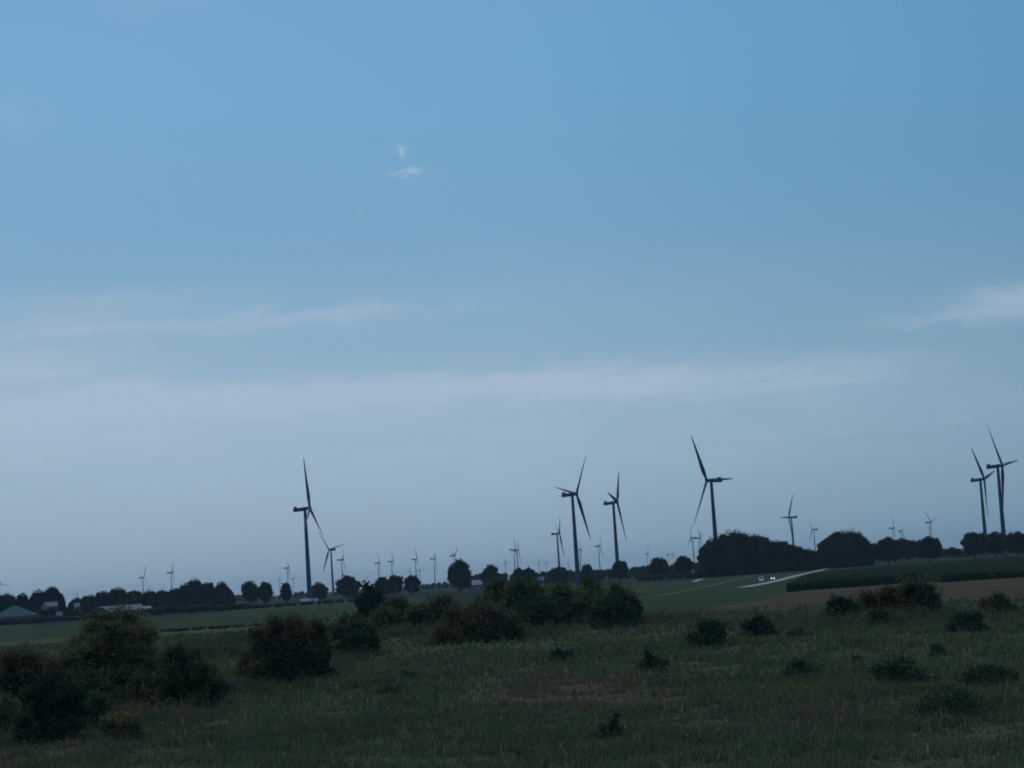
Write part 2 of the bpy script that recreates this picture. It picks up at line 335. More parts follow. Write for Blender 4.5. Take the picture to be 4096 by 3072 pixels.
def interp_poly(P, n):
    P = [Vector(p) for p in P]; L = [0]
    for a, b in zip(P, P[1:]): L.append(L[-1] + (b - a).length)
    out = []
    for i in range(n):
        s = L[-1] * i / (n - 1); k = max(j for j in range(len(L) - 1) if L[j] <= s + 1e-9)
        t = (s - L[k]) / max(1e-9, L[k + 1] - L[k]); out.append(P[k].lerp(P[k + 1], min(1, t)))
    return out
def sheet(name, low, up, m, dz, n=60, k=44, label='', cat=''):
    """ground sheet between two edges seen in the photograph, draped on the terrain"""
    A = interp_poly([(x, y, 0) for x, y in low], n); B = interp_poly([(x, y, 0) for x, y in up], n)
    A = [G(p.x, p.y) for p in A]; B = [G(p.x, p.y) for p in B]; v = []
    for j in range(k):
        for a, b in zip(A, B):
            p = a.lerp(b, j / (k - 1)); v.append((p.x, p.y, float(terr(p.x, p.y)) + dz))
    f = [(j * n + i, j * n + i + 1, (j + 1) * n + i + 1, (j + 1) * n + i) for j in range(k - 1) for i in range(n - 1)]
    me = bpy.data.meshes.new(name); me.from_pydata(v, [], f); me.materials.append(m); me.update()
    return tag(link(name, me), label, cat, kind='structure')
sheet('ploughed_field', [(2545, 2469), (2750, 2464), (3000, 2452), (3300, 2436), (3600, 2420), (4096, 2402), (4500, 2385)],
      [(2560, 2462), (2650, 2446), (2850, 2430), (2989, 2412), (3070, 2392), (3150, 2371), (3400, 2352), (3700, 2326), (4096, 2300), (4500, 2275)], M_PLOUGH, .05,
      label='reddish brown tilled field in front of the tall crop', cat='field')
sheet('green_field', [(2300, 2440), (2560, 2466), (2650, 2448), (2850, 2432), (2989, 2414), (3070, 2394), (3150, 2373), (3260, 2350)],
      [(2300, 2352), (2560, 2335), (2750, 2322), (2950, 2305), (3100, 2292), (3240, 2283)], M_GREENF, .04,
      label='smooth green field with thin pale tracks', cat='field')
sheet('green_field', [(-300, 2590), (0, 2566), (230, 2550), (560, 2527), (1024, 2499), (1300, 2480), (1700, 2450)],
      [(-300, 2520), (0, 2502), (231, 2500), (463, 2480), (787, 2463), (1024, 2430), (1400, 2400), (1700, 2385)], M_GREENF, .04,
      label='green field behind the bushes, below the brown scrub', cat='field')
def strip(name, pts, w, m, dz, label, cat):
    P = interp_poly([(x, y, 0) for x, y in pts], 40); P = [G(p.x, p.y) for p in P]; v = []
    for i, p in enumerate(P):
        d = (P[min(39, i + 1)] - P[max(0, i - 1)]); d.z = 0; d.normalize(); s = Vector((d.y, -d.x, 0)) * (w / 2)
        for q in (p - s, p + s): v.append((q.x, q.y, float(terr(q.x, q.y)) + dz))
    f = [(2 * i, 2 * i + 1, 2 * i + 3, 2 * i + 2) for i in range(39)]
    me = bpy.data.meshes.new(name); me.from_pydata(v, [], f); me.materials.append(m); me.update(); return tag(link(name, me), label, cat, kind='structure')
strip('road', [(2975, 2350), (3050, 2336), (3110, 2323), (3170, 2307), (3215, 2296), (3255, 2288)], 5.5, M_ROAD, .10, 'pale road coming out from between the big trees', 'road')
strip('road', [(3255, 2288), (3290, 2279), (3325, 2270), (3345, 2265)], 6, M_ROAD, .06, 'far end of the pale road, under the trees', 'road')
strip('dirt_track', [(2540, 2364), (2650, 2346), (2770, 2327)], 1.6, M_TRACK, .10, 'faint pale track in the green field, the one farther away', 'track')
strip('dirt_track', [(2550, 2394), (2650, 2382), (2740, 2365), (2830, 2346), (2900, 2330), (3010, 2305)], 1.8, M_TRACK, .11, 'faint pale track crossing the green field, the nearer one', 'track')
strip('paved_apron', [(2776, 2328), (2790, 2322), (2806, 2316)], 4, M_PAD, .16, 'short pale concrete apron at the end of the far track', 'paving')

# ------------------------------------------------------------------ haze
def build_haze():
    mb = MB(); mb.box((0, 0, 74), (40200, 40200, 152)); m, t = newmat('haze'); o = t.nodes.new('ShaderNodeOutputMaterial'); p = t.nodes.new('ShaderNodeVolumePrincipled')
    p.inputs['Color'].default_value = (.58, .80, 1, 1); p.inputs['Density'].default_value = HAZE; t.links.new(p.outputs[0], o.inputs['Volume'])
    tag(mb.build('haze', m), 'thin bluish haze over the whole plain', 'haze', kind='stuff')
HAZE = 3.8e-5
build_haze()

# ------------------------------------------------------------------ foliage
ICO = None
def ico():
    global ICO
    if ICO is None:
        import bmesh
        bm = bmesh.new(); bmesh.ops.create_icosphere(bm, subdivisions=2, radius=1); me = bpy.data.meshes.new('tmp'); bm.to_mesh(me); bm.free()
        ICO = (np.array([v.co for v in me.vertices]), np.array([p.vertices[:] for p in me.polygons])); bpy.data.meshes.remove(me)
    return ICO
def foliage(name, lumps, nleaf, size, m, rng, core=.72, spread=(.72, 1.06), sprays=0, sprlen=.5, zmin=0.02, asp=.55):
    """lumps: rows cx cy cz rx ry rz. A knobbly inner body plus many leaf-sized faces through the outer volume."""
    L = np.asarray(lumps, float); V = []; loops = []; sizes = []; base = 0
    iv, itri = ico()
    for l in L:
        d = 1 + .22 * np.sin(iv[:, [0]] * 5 + l[0] * 3) * np.cos(iv[:, [1]] * 6 + l[1]) + rng.normal(0, .06, (len(iv), 1))
        p = iv * d * l[3:6] * core + l[:3]; p[:, 2] = np.maximum(p[:, 2], zmin)
        V.append(p); loops.append((itri + base).ravel()); sizes.append(np.full(len(itri), 3)); base += len(p)
    area = (L[:, 3] * L[:, 4] + L[:, 3] * L[:, 5] + L[:, 4] * L[:, 5]); pr = area / area.sum()
    k = rng.choice(len(L), nleaf, p=pr); d = rng.normal(size=(nleaf, 3)); d /= np.linalg.norm(d, axis=1)[:, None]
    r = rng.uniform(spread[0], spread[1], nleaf) + np.abs(rng.normal(0, .05, nleaf))
    c = L[k, :3] + d * L[k, 3:6] * r[:, None]
    keep = np.ones(nleaf, bool)
    for l in L: keep &= (((c - l[:3]) / l[3:6]) ** 2).sum(1) > (core * .85) ** 2
    keep &= c[:, 2] > zmin; c = c[keep]; d = d[keep]
    if sprays:                                     # twigs of leaves that break the outline
        ks = rng.choice(len(L), sprays, p=pr); ds = rng.normal(size=(sprays, 3)); ds[:, 2] = np.abs(ds[:, 2]) + .2; ds /= np.linalg.norm(ds, axis=1)[:, None]
        st = L[ks, :3] + ds * L[ks, 3:6] * .95; dr = ds + rng.normal(0, .35, ds.shape); dr[:, 2] += .25; dr /= np.linalg.norm(dr, axis=1)[:, None]
        ln = rng.uniform(.3, 1, sprays) * sprlen; tt = np.tile(np.linspace(0, 1, 9), (sprays, 1))
        sp = st[:, None] + dr[:, None] * (tt * ln[:, None])[..., None] + rng.normal(0, size * .35, (sprays, 9, 3))
        c = np.concatenate([c, sp.reshape(-1, 3)]); d = np.concatenate([d, np.repeat(dr, 9, 0)])
    n = len(c); nrm = d + rng.normal(0, .75, (n, 3)); nrm /= np.linalg.norm(nrm, axis=1)[:, None]
    u = np.cross(nrm, rng.normal(size=(n, 3))); u /= np.linalg.norm(u, axis=1)[:, None] + 1e-9; w = np.cross(nrm, u)
    s = (size * rng.uniform(.6, 1.35, n))[:, None]
    q = np.stack([c - u * s * .5, c - w * s * .5 * asp, c + u * s * .5, c + w * s * .5 * asp], 1).reshape(-1, 3)
    q[:, 2] = np.maximum(q[:, 2], zmin * .5)
    V.append(q); loops.append(np.arange(4 * n) + base); sizes.append(np.full(n, 4))
    return mesh_np(name, np.concatenate(V), np.concatenate(loops), np.concatenate(sizes), [m])

rs = np.random.RandomState
TREES_G = 'trees standing along the far edge of the fields'
def tree(cx, top, hw, label, D=1750, m=None, kind='round', trunk=.16, seed=None, group=TREES_G, name='field_tree', off=0):
    """cx top hw in view pixels; the crown's height follows from where its top is seen at distance D"""
    px, py = cx * K, top * K; p = atD(px, py, D); H = p.z; R = hw * K / F * D
    rng = rs(int(cx * 7 + top) if seed is None else seed)
    root = empty(name, (p.x, p.y, float(terr(p.x, p.y)))); tag(root, label, 'tree', group)
    z0 = H * trunk; hz = (H - z0) / 2; cz = z0 + hz; lumps = [(0, 0, cz, R * .84, R * .78, hz * .92)]
    if kind == 'dome': z0 = -H * .45; hz = (H - z0) / 2; cz = z0 + hz; lumps = [(0, 0, cz, R * 1.03, R, hz * 1.02)]
    nl = 16 if kind != 'dome' else 26
    for i in range(nl):
        a = i * 2.399 + rng.uniform(-.3, .3); t = -0.8 + 1.75 * (i + .5) / nl; cr_ = math.sqrt(max(0, 1 - t * t))
        rr = rng.uniform(.26, .42) if kind == 'round' else rng.uniform(.16, .26)
        if kind == 'ragged': rr = rng.uniform(.2, .42)
        e = {'round': .78, 'dome': .98}.get(kind) or rng.uniform(.62, .95)
        if kind == 'dome' and cz + t * hz * .8 < 0: continue
        lumps.append((math.cos(a) * cr_ * R * e, math.sin(a) * cr_ * R * e, cz + t * hz * (.72 if kind != 'dome' else .90), R * rr, R * rr, min(hz, R) * rr * 1.05))
    lumps = np.array(lumps); hi = (lumps[:, 2] + lumps[:, 5]).max(); lumps[:, 2] += (H - hi) * .5 if hi > H else 0
    me = foliage('crown', lumps, int(700 + R * H * (6 if kind != 'dome' else 14)), 1.25 if kind != 'dome' else 1.0, m or M_TREE, rng, core=.95 if kind == 'dome' else .84, spread=(.90, 1.03) if kind == 'dome' else (.78, 1.05), sprays={'round': 20, 'ragged': 60}.get(kind, 0), sprlen=1.8, zmin=.3, asp=.8)
    link('crown', me, root)
    tb = MB(); tb.tube([(0, 0, 0), (.1, 0, z0 * .6), (0, .1, cz)], [R * .07 + .25, R * .05 + .2, R * .03 + .1], 8)
    for i in range(4):
        a = i * 1.6 + rng.uniform(0, 1); tb.tube([(0, 0, z0 * .8), (math.cos(a) * R * .25, math.sin(a) * R * .25, cz), (math.cos(a) * R * .5, math.sin(a) * R * .5, cz + hz * .4)], [R * .03 + .12, R * .02 + .1, .08], 6)
    tb.build('trunk', M_BARK, root, True)
    return root

# single trees along the road, listed as seen one after the other
T = [(540, 1254, 18, 'tall crooked tree, first of the pair beside the left grove', 1750, 'ragged'),
     (572, 1256, 16, 'narrow dark tree, second of the pair beside the left grove', 1700, 'ragged'),
     (617, 1259, 12, 'small slim tree with a hole in its crown before the tall turbine', 1700, 'ragged'),
     (688, 1257, 18, 'pale grey green tree right beside the foot of the tall turbine', 1650, 'round'),
     (750, 1242, 25, 'broad flat topped tree with a turbine rising behind it', 1750, 'ragged'),
     (826, 1246, 16, 'left half of the twin tree behind the dark pointed bush', 1750, 'ragged'),
     (851, 1242, 19, 'right half of the twin tree behind the dark pointed bush', 1760, 'ragged'),
     (889, 1242, 18, 'small tree with a flat top and narrow dark foot', 1750, 'round'),
     (990, 1209, 27, 'tallest dark tree in the middle distance beside a white shed', 1750, 'ragged'),
     (1058, 1219, 20, 'egg shaped dark tree to the right of the white shed', 1760, 'round'),
     (1120, 1226, 16, 'low rounded tree under the pair of overlapping turbines', 1800, 'round'),
     (1140, 1227, 17, 'lower companion of the rounded tree under the overlapping turbines', 1790, 'round'),
     (1205, 1224, 20, 'dark rounded tree rising behind the thicket beside the large turbine', 1900, 'round'),
     (1267, 1218, 12, 'small round tree just right of the large turbine tower', 1850, 'round'),
     (1338, 1209, 17, 'dark tree hiding the foot of the turbine with one upright blade', 1780, 'round'),
     (1422, 1204, 20, 'round tree on a short trunk in the green field, nearer the turbine foot', 1650, 'round'),
     (1475, 1200, 19, 'round tree on a short trunk next to the great dark grove', 1650, 'round'),
     (1545, 1163, 38, 'left flank of the great dark grove beside the road', 1500, 'dome'),
     (1583, 1150, 56, 'highest tree of the great dark grove beside the road', 1500, 'dome'),
     (1625, 1156, 56, 'tree just right of the top of the great dark grove', 1510, 'dome'),
     (1668, 1169, 52, 'tree halfway down the sloping back of the great grove', 1520, 'dome'),
     (1705, 1180, 44, 'low tree near the tail of the great grove', 1530, 'dome'),
     (1738, 1187, 34, 'last low tree at the tail of the great grove near the road', 1560, 'dome'),
     (1802, 1157, 36, 'left shoulder of the huge round tree across the road', 1600, 'dome'),
     (1829, 1148, 50, 'huge smooth domed tree across the road from the great grove', 1600, 'dome'),
     (1857, 1163, 26, 'right shoulder of the huge round tree across the road', 1610, 'dome'),
     (1915, 1160, 26, 'round tree behind the tall crop, first after the huge dome', 1600, 'round'),
     (1948, 1161, 22, 'tree in shadow between two round trees behind the tall crop', 1850, 'round'),
     (1972, 1166, 16, 'low dark tree filling the gap behind the tall crop', 1850, 'round'),
     (2004, 1159, 28, 'round topped tree on a thin trunk standing alone behind the crop', 1600, 'round'),
     (2060, 1184, 14, 'low far tree in the dip between the lone tree and the turbine pair', 1900, 'round'),
     (2102, 1149, 27, 'round tree on a short trunk left of the two large turbines', 1600, 'round'),
     (2147, 1148, 23, 'round tree between the two large turbines', 1620, 'round'),
     (2192, 1149, 24, 'round tree just right of the rightmost large turbine', 1600, 'round'),
     (2228, 1147, 24, 'last round tree cut by the right edge of the view', 1610, 'round')]
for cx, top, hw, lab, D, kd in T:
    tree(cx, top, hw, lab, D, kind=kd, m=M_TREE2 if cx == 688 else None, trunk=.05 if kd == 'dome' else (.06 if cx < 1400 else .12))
TL = [(-12, 1284, 24, 'tree at the very left edge of the view behind the green roof'), (15, 1284, 26, 'rounded tree above the pale green roof'), (48, 1283, 16, 'low tree just right of the pale green roof peak'),
      (84, 1276, 24, 'tree with a flat top above the small white gable'), (112, 1269, 21, 'highest dark tree of the left village'), (131, 1284, 10, 'small tree at the gap in the village skyline'),
      (165, 1293, 19, 'lowest tree where the left grove begins'), (193, 1286, 24, 'tree second from the start of the left grove'), (222, 1278, 23, 'tree over the left end of the white barn'),
      (254, 1271, 24, 'rounded crest of the left grove over the white barn'), (290, 1277, 24, 'tree in the sag of the grove right of the white barn crest'), (322, 1276, 21, 'tree below the small motionless turbine'),
      (350, 1276, 21, 'tree between the two small turbines over the grove'), (378, 1272, 20, 'tree at the foot of the small turbine beside the high crowns'), (400, 1262, 19, 'left shoulder of the two high crowns of the grove'),
      (419, 1252, 22, 'highest crown of the left grove'), (446, 1260, 20, 'broad crown just right of the highest one in the left grove'), (478, 1258, 18, 'pointed tree that ends the left grove'), (492, 1272, 13, 'low last tree at the right end of the left grove')]
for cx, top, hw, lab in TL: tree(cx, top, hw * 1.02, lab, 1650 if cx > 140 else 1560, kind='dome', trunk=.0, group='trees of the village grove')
for i, (cx, top) in enumerate([(180, 1300), (212, 1296), (243, 1292), (275, 1292), (305, 1292), (335, 1290), (365, 1288), (395, 1284)]): pass

def treeline(name, pts, D, m, label, seed, w=9, cat='woodland', step=5.0, leaf=1.8, n_per=26, deep=10, hmin=2.5):
    """a mass of trees with the skyline given in view pixels"""
    P = interp_poly([(x * K, y * K, 0) for x, y in pts], max(8, int((pts[-1][0] - pts[0][0]) * K / F * D / step))); rng = rs(seed); L = []
    for p in P:
        q = atD(p.x, p.y, D); H = max(hmin, q.z + rng.uniform(-1, .3) * .08 * q.z)
        for k in range(2):
            rr = rng.uniform(.6, 1.1) * min(w, H) * .5; dy = rng.uniform(0, deep); f = 1 + dy / D
            L.append(((q.x + rng.uniform(-2, 2)) * f, q.y * f, (H - rr * .95) if k == 0 else H * rng.uniform(.35, .6), rr, rr, rr * .95 if k == 0 else H * .5))
    me = foliage(name, L, len(L) * n_per, leaf, m, rng, core=.85, zmin=.1, asp=.8); return tag(link(name, me), label, cat, kind='stuff')
treeline('distant_woodland', [(1000, 1241), (1060, 1236), (1110, 1237), (1180, 1232), (1240, 1232), (1300, 1228), (1360, 1224), (1392, 1220), (1440, 1217), (1500, 1213), (1580, 1209), (1700, 1203), (1760, 1198),
         (1850, 1180), (1890, 1171), (1940, 1170), (1975, 1176), (2030, 1183), (2060, 1182), (2080, 1186), (2120, 1180), (2260, 1172)], 2100, M_WOOD, 'dark line of distant woodland behind the field trees', 3)
treeline('distant_woodland', [(480, 1290), (512, 1283), (560, 1291), (600, 1288), (625, 1283), (649, 1277), (690, 1283), (712, 1284), (735, 1276), (765, 1281), (800, 1278), (860, 1271), (905, 1264), (935, 1259), (965, 1256), (1010, 1250)],
         3300, M_WOOD, 'bluish low woodland on the horizon left of the tallest tree', 4, w=12, step=9, leaf=3)
treeline('roadside_scrub', [(-40, 1338), (40, 1337), (90, 1328), (140, 1330), (200, 1325), (330, 1312), (360, 1303), (395, 1308), (440, 1304), (480, 1305), (520, 1303), (560, 1306), (640, 1303), (700, 1298), (760, 1294), (830, 1288)],
         1330, M_SCRUB, 'strip of brownish scrub along the far edge of the green field', 5, w=6, cat='scrub', step=2, leaf=.8, n_per=40)
treeline('roadside_scrub', [(1380, 1242), (1420, 1240), (1480, 1237), (1540, 1236)], 1500, M_SCRUB, 'low brownish scrub between the round trees and the great grove', 6, w=4, cat='scrub', step=2, leaf=.8, n_per=40)
treeline('field_margin', [(300, 1362), (420, 1354), (553, 1347), (640, 1342), (700, 1339)], 565, M_BUSHG, 'thin dark weedy line crossing the left green field', 8, w=1.0, cat='field margin', step=.7, leaf=.3, n_per=14, deep=2, hmin=.8)

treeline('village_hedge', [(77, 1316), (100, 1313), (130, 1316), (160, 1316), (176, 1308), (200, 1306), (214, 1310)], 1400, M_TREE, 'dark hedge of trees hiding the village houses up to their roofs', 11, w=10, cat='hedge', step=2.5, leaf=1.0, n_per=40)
# ------------------------------------------------------------------ tall crop
def crop():
    front = [(3150, 2369), (3240, 2360), (3396, 2350), (3560, 2338), (3640, 2326), (3690, 2324), (3766, 2331), (3930, 2320), (4096, 2310), (4500, 2282)]
    back = [(3225, 2300), (3280, 2289), (3489, 2268), (3766, 2247), (4096, 2224), (4500, 2198)]
    n, k, H = 220, 60, 2.3; A = [G(p.x, p.y) for p in interp_poly([(x, y, 0) for x, y in front], n)]; B = [G(p.x, p.y, H) for p in interp_poly([(x, y, 0) for x, y in back], n)]
    rng = rs(9); v = []
    for a in A: v.append((a.x, a.y, 0))
    for j in range(k):
        t = (j / (k - 1)) ** 1.6
        for a, b in zip(A, B):
            p = a.lerp(b, t); v.append((p.x + rng.uniform(-.5, .5), p.y + rng.uniform(-.5, .5), H * (.86 + rng.uniform(-.1, .06)) * (1 if j else .95)))
    f = [(j * n + i, j * n + i + 1, (j + 1) * n + i + 1, (j + 1) * n + i) for j in range(k) for i in range(n - 1)]
    nv = len(v); V = [np.array(v)]; loops = [np.array(f).ravel()]; sizes = [np.full(len(f), 4)]
    m = 60000; t = rng.rand(m) ** 1.5; i = rng.randint(0, n - 1, m); A_ = np.array([a[:] for a in A]); B_ = np.array([b[:] for b in B]); fr = rng.rand(m)[:, None]
    a = A_[i] * (1 - fr) + A_[i + 1] * fr; b = B_[i] * (1 - fr) + B_[i + 1] * fr; c = a + (b - a) * t[:, None]
    face = rng.rand(m) < .3; c[face] = a[face]; c[:, 1] -= np.where(face, rng.uniform(-.1, .5, m), 0)
    z = np.where(face, rng.uniform(0, H, m), H * rng.uniform(.8, 1.0, m)); dx = rng.uniform(-.35, .35, m); w = .14; h = rng.uniform(.25, .55, m)
    q = np.stack([np.stack([c[:, 0] - w, c[:, 1], z], 1), np.stack([c[:, 0] + w, c[:, 1], z], 1), np.stack([c[:, 0] + dx, c[:, 1] + rng.uniform(-.3, .3, m), z + h], 1)], 1).reshape(-1, 3)
    V.append(q); loops.append(np.arange(3 * m) + nv); sizes.append(np.full(m, 3))
    tag(link('maize_crop', mesh_np('maize_crop', np.concatenate(V), np.concatenate(loops), np.concatenate(sizes), [M_MAIZE])), 'block of tall green crop ending in a dark edge above bare soil', 'crop', kind='stuff')
crop()

# ------------------------------------------------------------------ wind turbines
HUBZ, BL = 75.0, 40.0
def turbine_meshes(k=1.0, kb=1.0):
    tb = MB(); zs = [0, .4, 3, 15, 30, 45, 60, 73.2]; rr = [2.15, 2.15, 2.05, 1.9, 1.7, 1.5, 1.3, 1.15]; nseg = 20
    tb.rings([[(r * k * math.cos(i * 2 * math.pi / nseg), r * k * math.sin(i * 2 * math.pi / nseg), z) for i in range(nseg)] for z, r in zip(zs, rr)])
    na = MB()                       # nacelle: long rounded housing, x forward
    for_x = [(-9.4, 1.1, 1.1), (-9.2, 1.6, 1.5), (-6, 1.75, 1.7), (0, 1.75, 1.75), (1.6, 1.5, 1.6), (2.2, 1.1, 1.2)]; rings = []
    for x, hy, hz in for_x:
        rings.append([(x, hy * s, hz * .82 * t) for s, t in ((-1, -.7), (-.75, -1), (.75, -1), (1, -.7), (1, .7), (.75, 1), (-.75, 1), (-1, .7))])
    na.rings(rings)
    co = MB(); co.rings([[(x, y, z) for x, y in ((-8.7 + a, -1.2), (-6.0 - b, -1.2), (-6.0 - b, 1.2), (-8.7 + a, 1.2))] for z, a, b in ((1.25, 0, 0), (2.4, .1, .5), (2.8, .4, .9))])
    hb = MB(); hx = [(2.2, 1.25), (2.9, 1.55), (4.0, 1.6), (4.8, 1.2), (5.4, .6), (5.6, .1)]
    hb.rings([[(x, r * math.cos(i * math.pi / 8), r * math.sin(i * math.pi / 8)) for i in range(16)] for x, r in hx])
    bl = MB(); st = [(0, 2.0, 2.0, 45), (2.5, 2.0, 1.9, 45), (5, 2.7, 1.7, 42), (8, 3.1, 1.5, 40), (12, 2.9, 1.3, 38), (18, 2.4, 1.05, 36), (25, 1.85, .8, 34), (32, 1.3, .55, 33), (37, .85, .36, 32), (39.3, .5, .2, 32), (40, .14, .06, 32)]; rings = []
    for z, ch, th, tw in st:
        tw = RD(tw); bend = .0003 * z * z; ch *= k; th *= k; z *= kb
        ring = []
        for i in range(12):
            a = i * math.pi / 6; cx_ = ch * (.5 * math.cos(a) + .15 * (1 - th / ch)); cy_ = th * .5 * math.sin(a)
            ring.append((cx_ * math.sin(tw) + cy_ * math.cos(tw) + bend, cx_ * math.cos(tw) - cy_ * math.sin(tw), z + 1.0))
        rings.append(ring)
    bl.rings(rings)
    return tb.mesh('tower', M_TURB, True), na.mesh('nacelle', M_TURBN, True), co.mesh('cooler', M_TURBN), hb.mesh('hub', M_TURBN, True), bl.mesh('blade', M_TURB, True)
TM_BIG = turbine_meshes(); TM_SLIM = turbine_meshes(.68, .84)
OFF = 4.0                          # rotor centre ahead of the tower axis
def turbine(hx, hy, yaw, th, label, s=1.0, group='wind turbines of the wind farm'):
    v = ray(hx, hy); el = v.z / math.hypot(v.x, v.y); D = (HUBZ * s - CAMZ) / max(el, .0015); d = Vector((v.x, v.y, 0)).normalized(); r = Vector((d.y, -d.x, 0)); p = RD(yaw)
    n = r * math.sin(p) - d * math.cos(p)
    TM_ = TM_BIG if D < 3400 else TM_SLIM
    hub = d * D; base = hub - n * OFF * s
    root = empty('wind_turbine', (base.x, base.y, 0), math.atan2(n.y, n.x)); root.scale = (s, s, s); tag(root, label, 'wind turbine', group)
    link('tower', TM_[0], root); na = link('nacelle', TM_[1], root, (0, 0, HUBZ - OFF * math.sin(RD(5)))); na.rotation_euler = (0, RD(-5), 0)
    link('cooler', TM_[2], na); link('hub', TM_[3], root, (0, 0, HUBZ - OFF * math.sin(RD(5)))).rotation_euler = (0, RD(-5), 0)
    # local axes: x = n, y = left of n seen from above; B (sideways in the rotor plane, to the photo's right) = cos r + sin d
    B = r * math.cos(p) + d * math.sin(p); ly = Vector((-n.y, n.x, 0)); sg = 1 if B.dot(ly) > 0 else -1
    for k in range(3):
        a = RD(th + 120 * k) * sg            # angle from up towards +y local
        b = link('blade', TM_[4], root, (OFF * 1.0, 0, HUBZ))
        M = Matrix.Rotation(RD(-5), 4, 'Y') @ Matrix.Rotation(-a, 4, 'X')
        b.rotation_euler = M.to_euler()
    return root
TUR = [(1239, 2032, 78, 2, 'tall dark turbine at the left, one blade straight up, no other as large near it', 1.0),
       (2306, 1975, 116, 78, 'large turbine in the middle whose blades spread in a wide Y', 1.0),
       (2469, 2008, 78, 42, 'turbine right of the wide Y one, with one thin upright blade', 1.0),
       (2827, 1922, -122, 32, 'large turbine facing left above the great dark grove', 1.0),
       (3937, 1915, 74, 78, 'smaller of the two tall turbines close together at the right', 1.0),
       (4009, 1861, 108, 32, 'larger of the two tall turbines close together at the right', 1.0),
       (1316, 2198, -48, 80, 'mid distance turbine facing left just beside the tall left one', 1.0),
       (3155, 2069, -108, 90, 'mid distance turbine with a slanting blade over the tail of the grove', 1.0),
       (2238, 2133, 98, 70, 'mid distance turbine just left of the wide Y one', 1.0),
       (1373, 2238, 84, 38, 'small turbine rising out of the broad flat topped tree', 1.0),
       (1155, 2271, 98, 40, 'small turbine over the small slim tree, left of the tall one', 1.0),
       (1120, 2319, 84, 15, 'tiny turbine over the left edge of the small slim tree', 1.0),
       (1175, 2315, 88, 60, 'tiny turbine between the slim tree and the tall turbine', 1.0),
       (1518, 2251, 84, 96, 'small turbine with a swept blade over the left twin tree', 1.0),
       (1572, 2245, 90, 0, 'thin far turbine over the right twin tree', 1.0),
       (1667, 2236, 84, 6, 'far turbine with a long upright blade over the flat topped small tree', 1.0),
       (1680, 2280, 92, 50, 'tiny turbine at the right edge of the flat topped small tree', 1.0),
       (1642, 2285, 70, 100, 'tiny turbine head peeping over the flat topped small tree', 1.0),
       (1741, 2234, 86, 62, 'small turbine standing free left of the tallest dark tree', 1.0),
       (1820, 2222, 70, 50, 'turbine top showing just above the tallest dark tree', 1.0),
       (2025, 2252, 60, 100, 'tiny turbine left of the pair of overlapping turbines', 1.0),
       (2062, 2198, 88, 116, 'left turbine of the overlapping pair in the middle', 1.0),
       (2074, 2200, 94, 72, 'right turbine of the overlapping pair in the middle', 1.0),
       (2158, 2253, 88, 10, 'first of two tiny masts right of the overlapping pair', 1.0),
       (2188, 2253, 60, 60, 'second of two tiny masts right of the overlapping pair', 1.0),
       (2276, 2253, 80, 30, 'tiny turbine head left of the foot of the wide Y turbine', 1.0),
       (2324, 2198, 100, 20, 'far turbine half hidden behind the wide Y turbine tower', 1.0),
       (2400, 2184, 104, 80, 'pale far turbine between the wide Y one and its neighbour', 1.0),
       (2592, 2214, 70, 20, 'far turbine over the first round tree of the green field', 1.0),
       (2674, 2218, 84, 70, 'left one of two tiny turbines beside the second round tree', 1.0),
       (2693, 2218, 76, 20, 'right one of two tiny turbines beside the second round tree', 1.0),
       (2763, 2151, -80, 2, 'small turbine under the lowest blade tip of the large left facing one', 1.0),
       (2802, 2151, 84, 72, 'pale small turbine at the left end of the great grove', 1.0),
       (3248, 2118, -68, 88, 'faint turbine in the gap between the grove and the huge dome', 1.0),
       (3576, 2111, 88, 88, 'left one of two small turbines over the low trees behind the crop', 1.0),
       (3608, 2124, 118, 74, 'right one of two small turbines over the low trees behind the crop', 1.0),
       (3724, 2088, 68, 74, 'faint turbine seen face on above the lone round topped tree', 1.0),
       (691, 2289, 82, 38, 'small turbine right beside the highest crown of the left grove', 1.0),
       (575, 2309, 50, 26, 'small turbine above the middle of the left grove', 1.0),
       (2, 2336, 44, 100, 'turbine cut by the left edge of the view', 1.0),
       (311, 2375, 80, 20, 'tiny turbine tip over the start of the left grove', 1.0),
       (4150, 2040, 60, 38, 'turbine outside the right edge with one blade tip in view', 1.0)]
for hx, hy, yaw, th, lab, s in TUR: turbine(hx, hy, yaw, th, lab, s)

